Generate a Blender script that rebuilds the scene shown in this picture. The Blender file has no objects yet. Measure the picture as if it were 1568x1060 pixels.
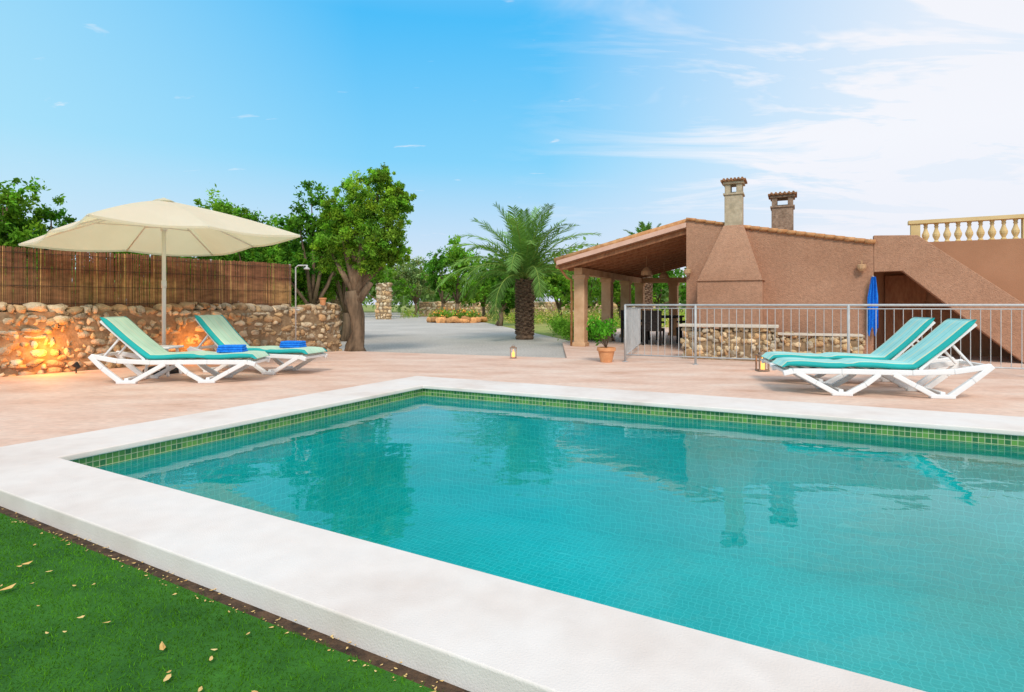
import bpy, bmesh, math, random
import numpy as np
from mathutils import Vector, Matrix, Euler
random.seed(7); rng=np.random.default_rng(7)
S=bpy.context.scene
S.view_settings.view_transform='Standard'; S.view_settings.look='None'; S.view_settings.exposure=0

# ------------------------------------------------------------------ helpers
def link(o): S.collection.objects.link(o); return o
def grp(name,loc=(0,0,0),rz=0):
    e=bpy.data.objects.new(name,None); e.location=loc; e.rotation_euler=(0,0,rz); e.empty_display_size=.2
    return link(e)
def par(c,p,keep=True):
    c.parent=p
    if keep:
        m=Matrix.Translation(p.location) @ p.rotation_euler.to_matrix().to_4x4() @ Matrix.Diagonal((*p.scale,1))
        c.matrix_parent_inverse=m.inverted()
    return c
def mk(name,verts,faces,mat=None,cols=None,smooth=False,parent=None,keep=True,midx=None):
    me=bpy.data.meshes.new(name)
    if isinstance(faces,np.ndarray):
        v=np.asarray(verts,dtype=np.float32); k=faces.shape[1]; n=len(faces)
        me.vertices.add(len(v)); me.vertices.foreach_set('co',v.ravel())
        me.loops.add(n*k); me.loops.foreach_set('vertex_index',faces.astype(np.int32).ravel())
        me.polygons.add(n); me.polygons.foreach_set('loop_start',np.arange(0,n*k,k,dtype=np.int32))
        me.update(calc_edges=True)
    else:
        me.from_pydata([tuple(map(float,p)) for p in verts],[],faces); me.update()
    mats=mat if isinstance(mat,(list,tuple)) else [mat]
    for m in mats:
        if m: me.materials.append(m)
    if midx is not None: me.polygons.foreach_set('material_index',np.array(midx,dtype=np.int32))
    if cols is not None:
        a=me.color_attributes.new('Col','FLOAT_COLOR','POINT')
        c=np.ones((len(me.vertices),4),dtype=np.float32); c[:,:3]=np.asarray(cols)[:,:3]
        a.data.foreach_set('color',c.ravel())
    if smooth: me.polygons.foreach_set('use_smooth',np.ones(len(me.polygons),dtype=bool))
    o=link(bpy.data.objects.new(name,me))
    if parent: par(o,parent,keep)
    return o
class MB:
    def __init__(s): s.v=[]; s.f=[]; s.c=[]
    def add(s,vs,fs,col=None):
        b=len(s.v); s.v+= [tuple(p) for p in vs]; s.f+=[tuple(i+b for i in f) for f in fs]
        s.c+=[col or (1,1,1)]*len(vs); return s
    def box(s,c,d,rz=0,col=None):
        cx,cy,cz=c; dx,dy,dz=[k/2 for k in d]; ca,sa=math.cos(rz),math.sin(rz); vs=[]
        for z in(-dz,dz):
            for x,y in((-dx,-dy),(dx,-dy),(dx,dy),(-dx,dy)): vs.append((cx+x*ca-y*sa,cy+x*sa+y*ca,cz+z))
        return s.add(vs,[(0,3,2,1),(4,5,6,7),(0,1,5,4),(1,2,6,5),(2,3,7,6),(3,0,4,7)],col)
    def beam(s,a,b,w,h,up=(0,0,1),col=None):
        a=Vector(a);b=Vector(b);d=(b-a).normalized();u=Vector(up)
        if abs(d.dot(u))>.98:u=Vector((0,1,0))
        r=d.cross(u).normalized();u=r.cross(d)
        vs=[]
        for p in(a,b):
            for i,j in((-1,-1),(1,-1),(1,1),(-1,1)): vs.append(p+r*(w/2*i)+u*(h/2*j))
        return s.add(vs,[(0,1,2,3),(7,6,5,4),(0,4,5,1),(1,5,6,2),(2,6,7,3),(3,7,4,0)],col)
    def tube(s,pts,rad,n=8,col=None,jit=0,cap=True):
        pts=[Vector(p) for p in pts]
        if not hasattr(rad,'__len__'): rad=[rad]*len(pts)
        vs=[];prev=None
        for i,p in enumerate(pts):
            d=(pts[min(i+1,len(pts)-1)]-pts[max(i-1,0)]).normalized()
            u=prev if prev is not None else (Vector((1,0,0)) if abs(d.x)<.9 else Vector((0,1,0)))
            u=(u-d*u.dot(d)).normalized();prev=u;w=d.cross(u)
            for k in range(n):
                a=2*math.pi*k/n;r=rad[i]*(1+random.uniform(-jit,jit))
                vs.append(p+u*(math.cos(a)*r)+w*(math.sin(a)*r))
        fs=[(i*n+k,i*n+(k+1)%n,(i+1)*n+(k+1)%n,(i+1)*n+k) for i in range(len(pts)-1) for k in range(n)]
        if cap: fs+=[tuple(range(n))[::-1],tuple((len(pts)-1)*n+k for k in range(n))]
        return s.add(vs,fs,col)
    def lathe(s,c,prof,n=12,col=None):
        vs=[];
        for r,z in prof:
            for k in range(n):
                a=2*math.pi*k/n; vs.append((c[0]+r*math.cos(a),c[1]+r*math.sin(a),c[2]+z))
        m=len(prof)
        fs=[(i*n+k,i*n+(k+1)%n,(i+1)*n+(k+1)%n,(i+1)*n+k) for i in range(m-1) for k in range(n)]
        fs+=[tuple(range(n))[::-1],tuple((m-1)*n+k for k in range(n))]
        return s.add(vs,fs,col)
    def prism(s,poly,off,col=None):
        n=len(poly);off=Vector(off);P=[Vector(p) for p in poly]
        return s.add(P+[p+off for p in P],[tuple(range(n))[::-1],tuple(range(n,2*n))]+[(i,(i+1)%n,n+(i+1)%n,n+i) for i in range(n)],col)
    def obj(s,name,mat,parent=None,smooth=False,bevel=0,usecol=False,keep=True,seg=2):
        o=mk(name,s.v,s.f,mat,cols=s.c if usecol else None,smooth=smooth,parent=parent,keep=keep)
        bm=bmesh.new();bm.from_mesh(o.data);bmesh.ops.recalc_face_normals(bm,faces=bm.faces);bm.to_mesh(o.data);bm.free()
        if bevel:
            m=o.modifiers.new('bevel','BEVEL');m.width=bevel;m.segments=seg;m.limit_method='ANGLE'
            o.data.polygons.foreach_set('use_smooth',np.ones(len(o.data.polygons),dtype=bool))
            w=o.modifiers.new('wn','WEIGHTED_NORMAL')
        return o

# ------------------------------------------------------------------ materials
def newmat(name):
    m=bpy.data.materials.new(name);m.use_nodes=True;nt=m.node_tree
    b=nt.nodes['Principled BSDF'];return m,nt,b
def N(nt,t,**k):
    n=nt.nodes.new(t)
    for a,v in k.items():
        if a in n.inputs: n.inputs[a].default_value=v
        else: setattr(n,a,v)
    return n
def ramp(nt,fac,stops):
    r=nt.nodes.new('ShaderNodeValToRGB');e=r.color_ramp.elements
    while len(e)<len(stops): e.new(.5)
    for x,(p,c) in zip(e,stops): x.position=p;x.color=(*c,1)
    nt.links.new(fac,r.inputs['Fac']);return r.outputs['Color']
def noise(nt,vec,scale,detail=3,rough=.55,dist=0):
    n=N(nt,'ShaderNodeTexNoise');n.inputs['Scale'].default_value=scale;n.inputs['Detail'].default_value=min(detail,5)
    n.inputs['Roughness'].default_value=rough;n.inputs['Distortion'].default_value=dist
    if vec is not None:nt.links.new(vec,n.inputs['Vector'])
    return n.outputs['Fac']
def mapping(nt,scale=(1,1,1),rot=(0,0,0),coord='Object'):
    tc=N(nt,'ShaderNodeTexCoord');mp=N(nt,'ShaderNodeMapping');mp.inputs['Scale'].default_value=scale;mp.inputs['Rotation'].default_value=rot
    nt.links.new(tc.outputs[coord],mp.inputs['Vector']);return mp.outputs['Vector']
def mixc(nt,a,b,fac,mode='MIX'):
    m=N(nt,'ShaderNodeMix',data_type='RGBA',blend_type=mode)
    for s,i in((a,6),(b,7)):
        if isinstance(s,tuple): m.inputs[i].default_value=(*s,1)
        else: nt.links.new(s,m.inputs[i])
    if isinstance(fac,(int,float)): m.inputs[0].default_value=fac
    else: nt.links.new(fac,m.inputs[0])
    return m.outputs[2]
def bump(nt,b,h,strength,dist):
    n=N(nt,'ShaderNodeBump');n.inputs['Strength'].default_value=strength;n.inputs['Distance'].default_value=dist
    nt.links.new(h,n.inputs['Height']);nt.links.new(n.outputs['Normal'],b.inputs['Normal']);return n
def simple(name,stops,scale=3,rough=.8,bs=40,bstr=.3,bd=.01,mscale=(1,1,1),rot=(0,0,0),detail=4,usecol=False,fine=None,spec=.3):
    m,nt,b=newmat(name);v=mapping(nt,mscale,rot)
    c=ramp(nt,noise(nt,v,scale,detail,.6),stops)
    if fine:
        c=mixc(nt,c,ramp(nt,noise(nt,v,fine[0],3),[(.3,(fine[1],)*3),(.7,(fine[2],)*3)]),1,'MULTIPLY')
    if usecol:
        a=N(nt,'ShaderNodeVertexColor',layer_name='Col');c=mixc(nt,c,a.outputs['Color'],1,'MULTIPLY')
    nt.links.new(c,b.inputs['Base Color']);b.inputs['Roughness'].default_value=rough;b.inputs['Specular IOR Level'].default_value=spec
    if bstr>.1: bump(nt,b,noise(nt,v,bs,2),bstr,bd)
    return m
def leafmat(name,tint,trans=.35):
    m,nt,b=newmat(name);nt.nodes.remove(b);out=nt.nodes['Material Output']
    a=N(nt,'ShaderNodeVertexColor',layer_name='Col')
    d=N(nt,'ShaderNodeBsdfDiffuse');t=N(nt,'ShaderNodeBsdfTranslucent')
    c2=mixc(nt,a.outputs['Color'],(1.25,1.25,.5),1,'MULTIPLY')
    nt.links.new(a.outputs['Color'],d.inputs['Color']);nt.links.new(c2,t.inputs['Color'])
    x=N(nt,'ShaderNodeMixShader');x.inputs[0].default_value=trans;nt.links.new(d.outputs[0],x.inputs[1]);nt.links.new(t.outputs[0],x.inputs[2])
    nt.links.new(x.outputs[0],out.inputs['Surface']);return m

M={}
M['coping']=simple('coping_stone',[(.25,(.68,.57,.50)),(.5,(.79,.71,.65)),(.8,(.82,.78,.74))],1.1,.75,140,.4,.004,fine=(8,.94,1.0))
M['terrace']=simple('terrace_concrete',[(.25,(.60,.35,.24)),(.42,(.73,.48,.36)),(.58,(.79,.57,.45)),(.8,(.81,.66,.55))],1.0,.7,60,.35,.006,mscale=(1,2.2,1),rot=(0,0,.5),detail=5,fine=(11,.85,1.04))
M['gravel']=simple('gravel',[(.3,(.50,.46,.41)),(.7,(.66,.61,.55))],.35,.95,60,.7,.03,detail=5,fine=(22,.66,1.15))
M['meadow']=simple('meadow',[(.3,(.14,.22,.04)),(.5,(.30,.34,.08)),(.7,(.46,.42,.15))],.25,.95,12,.6,.05,fine=(6,.6,1.2))
M['soil']=simple('soil',[(.3,(.03,.02,.015)),(.7,(.14,.08,.045))],20,.95,60,.8,.02)
M['turf']=simple('turf',[(.3,(.02,.10,.008)),(.7,(.05,.19,.015))],5,.9,150,.8,.01)
M['stucco']=simple('brown_stucco',[(.3,(.42,.215,.130)),(.7,(.53,.29,.185))],.9,.9,55,.9,.02,fine=(20,.82,1.06))
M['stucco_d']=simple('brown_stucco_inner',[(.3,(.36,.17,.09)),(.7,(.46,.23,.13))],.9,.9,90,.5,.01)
M['cream']=simple('cream_render',[(.3,(.66,.46,.20)),(.7,(.78,.58,.30))],2,.8,60,.3,.006)
M['sand']=simple('sandstone',[(.3,(.50,.29,.15)),(.7,(.68,.44,.26))],3,.85,50,.5,.01)
M['conc']=simple('chimney_render',[(.3,(.42,.33,.22)),(.7,(.56,.46,.33))],4,.9,50,.5,.01,fine=(14,.75,1.1))
M['conc2']=simple('chimney_brick',[(.3,(.20,.13,.09)),(.7,(.42,.29,.21))],14,.9,50,.7,.02)
M['tile']=simple('roof_tile',[(.3,(.42,.17,.06)),(.7,(.66,.36,.17))],9,.85,40,.5,.01)
M['captile']=simple('chimney_cap_tile',[(.3,(.16,.08,.04)),(.7,(.44,.22,.11))],14,.9,40,.5,.01)
M['fascia']=simple('pink_fascia',[(.3,(.62,.36,.26)),(.7,(.74,.48,.38))],3,.8,40,.2,.005)
M['wood']=simple('roof_wood',[(.3,(.26,.10,.045)),(.7,(.42,.19,.09))],5,.7,30,.3,.005,mscale=(1,8,1))
M['stone']=simple('field_stone',[(.25,(.55,.52,.48)),(.5,(.95,.92,.85)),(.75,(1.25,1.2,1.1))],7,.95,30,.9,.03,usecol=True,detail=5)
M['mortar']=simple('wall_core',[(.3,(.20,.13,.07)),(.7,(.36,.25,.15))],10,.95,30,.5,.02)
M['reed']=simple('reed',[(.3,(.6,.6,.6)),(.7,(1.2,1.2,1.2))],5,.8,60,0,.003,usecol=True,mscale=(1,1,3))
M['bark']=simple('bark',[(.3,(.06,.04,.025)),(.7,(.28,.19,.12))],6,.95,14,1,.05,mscale=(1,1,.25),detail=5)
M['palmtrunk']=simple('palm_bark',[(.3,(.08,.045,.03)),(.7,(.30,.19,.12))],9,.95,30,.8,.03)
M['plastic']=simple('white_plastic',[(.3,(.78,.78,.78)),(.7,(.83,.83,.82))],3,.38,30,0,.001,spec=.5)
M['steel']=simple('galvanised_steel',[(.3,(.42,.42,.42)),(.7,(.56,.56,.55))],8,.45,30,0,.001)
M['alu']=simple('painted_pole',[(.3,(.70,.67,.60)),(.7,(.79,.76,.69))],4,.4,30,0,.001)
M['terracotta']=simple('terracotta',[(.3,(.58,.24,.10)),(.7,(.76,.38,.18))],9,.85,40,.3,.004)
M['towel']=simple('blue_towel',[(.3,(.005,.13,.62)),(.7,(.02,.28,.92))],30,.95,200,.8,.006)
M['dark']=simple('dark_wicker',[(.3,(.015,.012,.01)),(.7,(.05,.04,.035))],20,.7,80,.8,.01)
M['black']=simple('black_metal',[(.3,(.01,.01,.01)),(.7,(.03,.03,.03))],20,.5,80,0,.001)
M['dryleaf']=simple('dry_leaf',[(.3,(.60,.32,.08)),(.7,(.85,.64,.28))],12,.8,60,.3,.002)
M['petal']=simple('flower_petal',[(.3,(.75,.20,.03)),(.7,(.85,.45,.08))],3,.8,60,0,.002)
M['leaf']=leafmat('tree_leaf',(1,1,1));M['palm']=leafmat('palm_leaf',(1,1,1),.25);M['blade']=leafmat('turf_blade',(1,1,1),.2)
M['counter']=simple('counter_top',[(.3,(.54,.47,.38)),(.7,(.70,.61,.50))],6,.6,60,0,.002)

def mosaic(name,c1,c2,grout,size,distort=0.0,rough=.25,vary=.0,ms=.06):
    m,nt,b=newmat(name);tc=N(nt,'ShaderNodeTexCoord');src=tc.outputs['UV']
    if distort:
        mpn=N(nt,'ShaderNodeMapping');mpn.inputs['Scale'].default_value=(1,2.2,1);nt.links.new(src,mpn.inputs['Vector'])
        nz=N(nt,'ShaderNodeTexNoise');nz.inputs['Scale'].default_value=4.5;nz.inputs['Detail'].default_value=1.5;nt.links.new(mpn.outputs[0],nz.inputs['Vector'])
        vm=N(nt,'ShaderNodeVectorMath',operation='MULTIPLY_ADD');vm.inputs[1].default_value=(distort,)*3
        nt.links.new(nz.outputs['Color'],vm.inputs[0]);nt.links.new(src,vm.inputs[2]);src=vm.outputs[0]
    br=N(nt,'ShaderNodeTexBrick',offset=0.0,squash=1.0);br.inputs['Scale'].default_value=1
    br.inputs['Brick Width'].default_value=size;br.inputs['Row Height'].default_value=size;br.inputs['Mortar Size'].default_value=size*ms
    br.inputs['Color1'].default_value=(*c1,1);br.inputs['Color2'].default_value=(*c2,1);br.inputs['Mortar'].default_value=(*grout,1)
    nt.links.new(src,br.inputs['Vector']);c=br.outputs['Color']
    if vary: c=mixc(nt,c,ramp(nt,noise(nt,tc.outputs['UV'],.7,4),[(.3,(1-vary,)*3),(.7,(1.12,)*3)]),1,'MULTIPLY')
    nt.links.new(c,b.inputs['Base Color']);b.inputs['Roughness'].default_value=rough;return m
M['band']=mosaic('green_mosaic',(.025,.15,.05),(.13,.32,.06),(.45,.50,.30),.042)
M['lining']=mosaic('pool_lining',(.0,.60,.55),(.01,.78,.74),(.30,1.0,.95),.055,.10,.5,.25,.07)

def uvquad(o,fn):
    uv=o.data.uv_layers.new(name='UVMap')
    for l in o.data.loops: uv.data[l.index].uv=fn(o.data.vertices[l.vertex_index].co)

def water_mat():
    m,nt,b=newmat('pool_water');nt.nodes.remove(b);out=nt.nodes['Material Output']
    v=mapping(nt,(1,1,1),(0,0,.49))
    v2=mapping(nt,(.7,1.9,1),(0,0,.2))
    n1=noise(nt,v2,1.3,2,.5);n2=noise(nt,v,7,2,.5,.6)
    ad=N(nt,'ShaderNodeMath',operation='MULTIPLY_ADD');nt.links.new(n2,ad.inputs[0]);ad.inputs[1].default_value=.14;nt.links.new(n1,ad.inputs[2])
    bp=N(nt,'ShaderNodeBump');bp.inputs['Strength'].default_value=.45;bp.inputs['Distance'].default_value=.015;nt.links.new(ad.outputs[0],bp.inputs['Height'])
    fr=N(nt,'ShaderNodeFresnel');fr.inputs['IOR'].default_value=1.46;nt.links.new(bp.outputs[0],fr.inputs['Normal'])
    g=N(nt,'ShaderNodeBsdfGlossy');g.inputs['Roughness'].default_value=.01;nt.links.new(bp.outputs[0],g.inputs['Normal'])
    t=N(nt,'ShaderNodeBsdfTransparent');t.inputs['Color'].default_value=(.62,1.0,1.0,1)
    d=N(nt,'ShaderNodeBsdfDiffuse')
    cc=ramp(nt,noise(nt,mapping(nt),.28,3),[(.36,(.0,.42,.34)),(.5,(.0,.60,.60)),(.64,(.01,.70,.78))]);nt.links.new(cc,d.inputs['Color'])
    y=N(nt,'ShaderNodeMixShader');y.inputs[0].default_value=.34;nt.links.new(t.outputs[0],y.inputs[1]);nt.links.new(d.outputs[0],y.inputs[2])
    x=N(nt,'ShaderNodeMixShader');nt.links.new(fr.outputs[0],x.inputs[0]);nt.links.new(y.outputs[0],x.inputs[1]);nt.links.new(g.outputs[0],x.inputs[2])
    nt.links.new(x.outputs[0],out.inputs['Surface']);return m
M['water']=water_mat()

def emis(name,c,s):
    m,nt,b=newmat(name);b.inputs['Emission Color'].default_value=(*c,1);b.inputs['Emission Strength'].default_value=s;b.inputs['Base Color'].default_value=(*c,1);return m
M['flame']=emis('candle_glow',(1,.42,.10),1.6)

# ------------------------------------------------------------------ pool
A=Vector((-2.987,3.820));B=Vector((-1.106,7.236));uf=Vector((.8916,-.4529));un=Vector((.869,-.4945))
E=B+uf*10.5;F=A+un*10.3
quad=[A,B,E,F]
def offs(poly,ds):
    n=len(poly);c=sum(poly,Vector((0,0)))/n;L=[]
    for i in range(n):
        p,q=poly[i],poly[(i+1)%n];d=(q-p).normalized();nn=Vector((d.y,-d.x))
        if nn.dot(c-p)>0:nn=-nn
        L.append((p+nn*ds[i],d))
    R=[]
    for i in range(n):
        p,d=L[i-1];q,e=L[i]
        t=((q-p).x*e.y-(q-p).y*e.x)/(d.x*e.y-d.y*e.x);R.append(p+d*t)
    return R
outer=offs(quad,[.68,.75,.6,.48])
inner=offs(quad,[-.0]*4)
wall_in=offs(quad,[.03]*4)
Ao,Bo,Eo,Fo=outer
v=[];f=[]
for ring,z in((outer,0),(inner,0),(inner,-.045),(wall_in,-.045),(outer,-.12)):
    v+=[(p.x,p.y,z) for p in ring]
for i in range(4):
    j=(i+1)%4
    f+=[(i,j,4+j,4+i),(4+i,4+j,8+j,8+i),(8+i,8+j,12+j,12+i),(i,16+i,16+j,j)]
mb=MB().add(v,f);mb.obj('pool_coping',M['coping'],bevel=.010)
pool=grp('swimming_pool',(2,3,0))
for i,nm in enumerate(['left','far','right','near']):
    p=wall_in[i];q=wall_in[(i+1)%4];d=(q-p).normalized()
    for part,z0,z1,mm in(('waterline_band',-.045,-.297,'band'),('wall',-.297,-1.45,'lining')):
        o=mk(part+'_'+nm,[(p.x,p.y,z0),(q.x,q.y,z0),(q.x,q.y,z1),(p.x,p.y,z1)],[(0,1,2,3)],M[mm],parent=pool)
        uvquad(o,lambda c,p=p,d=d:((Vector((c.x,c.y))-p).dot(d),c.z+.045))
o=mk('pool_floor',[(p.x,p.y,-1.45) for p in wall_in],[(0,1,2,3)],M['lining'],parent=pool)
uvquad(o,lambda c:(c.x*un.x+c.y*un.y,-c.x*un.y+c.y*un.x))
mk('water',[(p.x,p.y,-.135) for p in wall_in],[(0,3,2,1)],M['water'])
for s in(1.6,4.4,7.2):
    p=wall_in[1]+uf*s
    jb=MB();nrm=Vector((-.4529,-.8916,0));c=Vector((p.x,p.y,-.18))
    jb.tube([c,c+nrm*.015],.04,12);jb.obj('inlet_fitting',M['steel'],parent=pool)

# ------------------------------------------------------------------ grounds
W1=Vector((-7.127,8.09));W2=Vector((-3.743,12.71));wd=(W2-W1).normalized();W0=W1-wd*5
R=4000
gv=[(-R,-R),(-R,R),(R,R),(R,-R)]
gm=offs(quad,[.3]*4)
vv=[(x,y,-.10) for x,y in gv]+[(p.x,p.y,-.10) for p in gm]
mk('ground',vv,[(i,(i+1)%4,4+(i+1)%4,4+i) for i in range(4)],M['meadow'])
ter=[Ao,Bo,Eo,Vector((13,-1.5)),Vector((26,4)),Vector((20,26)),Vector((5.0,26)),Vector((1.35,15.6)),Vector((1.04,11.0)),Vector((-3.3,12.6)),W2+wd*.1,W1,W0,Vector((-9.8,3.2)),Ao+Vector((-2.5,.9))]
tb=MB();tb.prism([(p.x,p.y,-.006) for p in ter],(0,0,-.12));tb.obj('terrace',M['terrace'])
gr=[(-3.9,12.4),(-9.3,30),(-26,85),(-12,82),(-6.2,44),(-1.6,35.6),(1.7,18),(1.7,15),(1.2,10.9)]
mk('gravel_driveway',[(x,y,-.092) for x,y in gr],[tuple(range(len(gr)))],M['gravel'])
nd=un;nn=Vector((-un.y,un.x))*-1
L0=Ao+nn*.05-nd*4;L1=Fo+nn*.05
mk('soil_edge',[(*(Ao-nd*4+nn*-.01),-.088),(*(Fo+nn*-.01),-.088),(*(Fo+nn*.09),-.088),(*(Ao-nd*4+nn*.09),-.088)],[(0,1,2,3)],M['soil'])
mk('lawn_base',[(*L0,-.084),(*L1,-.084),(4,-7,-.084),(-9,-6,-.084)],[(0,1,2,3)],M['turf'])
n=230000
pts=np.c_[rng.uniform(-3.9,1.6,n),rng.uniform(.9,4.2,n)]
o0=np.array([*(Ao+nn*.052)]);dn=np.array([*nn])
edge=rng.normal(0,.006,n)
keep=((pts-o0)@dn>edge)&((pts-o0)@dn<3)&(pts[:,1]>.9)&(abs(pts[:,0])<pts[:,1]*.95+.3)
pts=pts[keep];n=len(pts)
ang=rng.uniform(0,2*np.pi,n);h=rng.uniform(.006,.014,n);w=rng.uniform(.0010,.0018,n)
base=np.c_[pts,np.full(n,-.084)]
dv=np.c_[np.cos(ang),np.sin(ang),np.zeros(n)];ln=np.c_[rng.normal(0,.007,(n,2)),h]
V=np.stack([base-dv*w[:,None],base+dv*w[:,None],base+ln],1).reshape(-1,3)
pn=np.sin(pts[:,0]*3.1+1)*np.cos(pts[:,1]*2.7)*.25+np.sin(pts[:,0]*9+pts[:,1]*7)*.08
k=(rng.uniform(.6,1.3,n)+pn)[:,None]
C=np.repeat(np.array([[.075,.235,.012]])*k,3,0)
mk('lawn',V,np.arange(n*3).reshape(-1,3),M['blade'],cols=C)
lv=MB()
def dryleaf(x,y,z,s):
    a=random.uniform(0,6.28);P=[(-1,0,.1),(-.3,.42,.0),(.5,.36,.15),(1,0,.25),(.4,-.34,.05),(-.4,-.4,.12)]
    ca,sa=math.cos(a),math.sin(a);vs=[(x+s*(p*ca-q*sa),y+s*(p*sa+q*ca),z+s*r*random.uniform(.3,2.2)) for p,q,r in P]
    lv.add(vs,[(0,1,2,3),(0,3,4,5)])
for i in range(105):
    while True:
        x=random.uniform(-3.3,.3);y=random.uniform(1.5,3.6)
        if .1<(Vector((x,y))-Ao).dot(nn)<1.7 : break
    dryleaf(x,y,-.069,random.uniform(.008,.014) if i%5 else random.uniform(.018,.028))
for i in range(300):
    p=Ao+nd*random.uniform(-.3,5)+nn*random.uniform(.0,.08);dryleaf(p.x,p.y,-.080,random.uniform(.003,.009))
lv.obj('fallen_leaves',M['dryleaf'])

# ------------------------------------------------------------------ stones
ico=bmesh.new();bmesh.ops.create_icosphere(ico,subdivisions=2,radius=1);IV=np.array([v.co[:] for v in ico.verts]);IF=np.array([[v.index for v in f.verts] for f in ico.faces]);ico.free()
IC=IV/((np.abs(IV)**4).sum(1)**(1/4))[:,None]
pal=np.array([(.52,.38,.23),(.64,.50,.34),(.48,.34,.21),(.60,.42,.24),(.68,.57,.42),(.52,.45,.35),(.56,.36,.20),(.46,.39,.30)])
def stone(c,r,ax,ay,az,jit=.1,tl=.16):
    v=IC*(1+rng.normal(0,jit,(len(IC),1)))*np.array(r)
    tilt=rng.normal(0,tl);ct,st=math.cos(tilt),math.sin(tilt)
    x=v[:,0]*ct-v[:,2]*st;z=v[:,0]*st+v[:,2]*ct
    return np.array(c)+x[:,None]*ax+v[:,1][:,None]*ay+z[:,None]*az
def stonewall(name,p,q,z0,z1,th,sh=.12,sl=(.12,.30),parent=None,core=True,tint=1.0):
    p=np.array(p,float);q=np.array(q,float);L=np.linalg.norm(q-p);d=(q-p)/L;ax=np.array([*d,0]);ay=np.array([-d[1],d[0],0]);az=np.array([0,0,1.])
    Vs=[];Fs=[];Cs=[];z=z0;b=0
    while z<z1-.02:
        h=min(rng.uniform(.75,1.25)*sh,z1-z+.02);s=-rng.uniform(0,.1);ph=rng.uniform(0,6)
        while s<L:
            l=rng.uniform(*sl)*(1 if rng.random()>.4 else .5)
            if s+l>L+.05:l=L+.04-s
            if l<.04:break
            hh=h*rng.uniform(.85,1.5)
            c=np.array([*(p+d*(s+l/2)),z+h/2+.025*math.sin(s*2.3+ph)+rng.normal(0,.016)])+ay*rng.normal(0,.020)
            vs=stone(c,(l/2*1.12,th/2,hh/2*1.08),ax,ay,az)
            Vs.append(vs);Fs.append(IF+b);b+=len(vs);Cs.append(np.tile(pal[rng.integers(len(pal))]*rng.uniform(.8,1.2)*tint,(len(vs),1)));s+=l
            if rng.random()<.45:
                c2=c+ax*(l/2)+az*(h*.5*rng.choice([-1,1]));r=rng.uniform(.025,.045)*sh/.12
                vs=stone(c2,(r,th/2-.01,r),ax,ay,az);Vs.append(vs);Fs.append(IF+b);b+=len(vs);Cs.append(np.tile(pal[rng.integers(len(pal))]*rng.uniform(.7,1.2)*tint,(len(vs),1)))
        z+=h
    g=parent or grp(name,(*((p+q)/2),z0))
    mk('stones',np.concatenate(Vs),np.concatenate(Fs),M['stone'],cols=np.concatenate(Cs),smooth=True,parent=g)
    cb=MB();m=(p+q)/2;cb.box((m[0],m[1],(z0+z1)/2-.03),(L-.05,th-.05,z1-z0-.08),math.atan2(d[1],d[0]));cb.obj('core',M['mortar'],parent=g)
    return g
wall_n=Vector((wd.y,-wd.x))
wc=-wall_n*.2
stonewall('dry_stone_wall',W0+wc,W2+wc,-.05,.97,.40,.105,(.11,.28))
fe=grp('reed_fence',(-7,9,1));V=[];Fc=[];C=[];b=0
L=(Vector((-4.37,11.84))-W0).length;s=0
while s<L:
    w=rng.uniform(.006,.012);p=W0+wd*s-wall_n*.22;zt=1.83+rng.normal(0,.008)+.006*math.sin(s*3)
    off=wall_n*rng.normal(0,.006);lean=rng.normal(0,.006)
    a=wd*(w*.55);nn2=wall_n*(w*.5)
    k=rng.uniform(.75,1.2)*(1+.12*math.sin(int(s/1.9)*2.3))
    base=np.array([.26,.115,.058])*k
    gold=np.array([.66,.41,.16])*rng.uniform(.6,1.2)
    g0=math.sin(s*2.1)+.7*math.sin(s*5.3+1)+rng.normal(0,.5)
    hi=.45*base+.55*gold if g0>.4 else (base*.85+gold*.15)  # sunlit patches on the lower middle, painted into the reed colour as gold
    c3=base.copy()
    if rng.random()<.03: c3=hi=gold
    lv_=((.93,base*.8),(1.12+rng.uniform(-.04,.04),hi),(1.36+rng.uniform(-.1,.1),hi),(1.50,c3),(zt,c3))
    for z,cl_ in lv_:
        for e1,e2 in((-1,-1),(1,-1),(1,1),(-1,1)):
            pp=p+off+a*e1+nn2*e2+wd*lean*(z-.93);V.append((pp.x,pp.y,z));C.append(cl_)
    for q in range(4):
        o4=b+q*4
        Fc+=[(o4,o4+1,o4+5,o4+4),(o4+1,o4+2,o4+6,o4+5),(o4+2,o4+3,o4+7,o4+6),(o4+3,o4,o4+4,o4+7)]
    b+=20;s+=w*1.05
mk('reeds',V,Fc,M['reed'],cols=C,parent=fe)
wb=MB()
for z in(1.02,1.28,1.54,1.76):
    p=W0-wall_n*.205;q=Vector((-4.37,11.84))-wall_n*.205;wb.beam((p.x,p.y,z),(q.x,q.y,z),.006,.006)
wb.obj('tie_wires',M['black'],parent=fe)
pb=MB()
for i in range(7):
    p=W0+wd*(L*i/6)-wall_n*.27;pb.tube([(p.x,p.y,.9),(p.x,p.y,1.84)],.02,8)
pb.obj('posts',M['steel'],parent=fe)
sh=grp('outdoor_shower',(-4.28,11.5,0));sb=MB();sx,sy=-4.28,11.5
sb.tube([(sx,sy,0),(sx,sy,1.74),(sx+.05,sy,1.78),(sx+.22,sy,1.78)],.014,8);sb.lathe((sx+.22,sy,1.70),[(.06,0),(.06,.02),(.02,.05),(.02,.09)],14)
sb.tube([(sx,sy,.9),(sx+.08,sy-.02,.9)],.015,8);sb.obj('pipe',M['steel'],parent=sh,smooth=True)
pp=grp('wall_flower_pot',(-3.95,12.35,.95));mb=MB();mb.lathe((-4.02,12.35,.99),[(.05,0),(.07,.13),(.08,.13),(.08,.16),(.06,.16)],14);mb.obj('pot',M['terracotta'],parent=pp)

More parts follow.
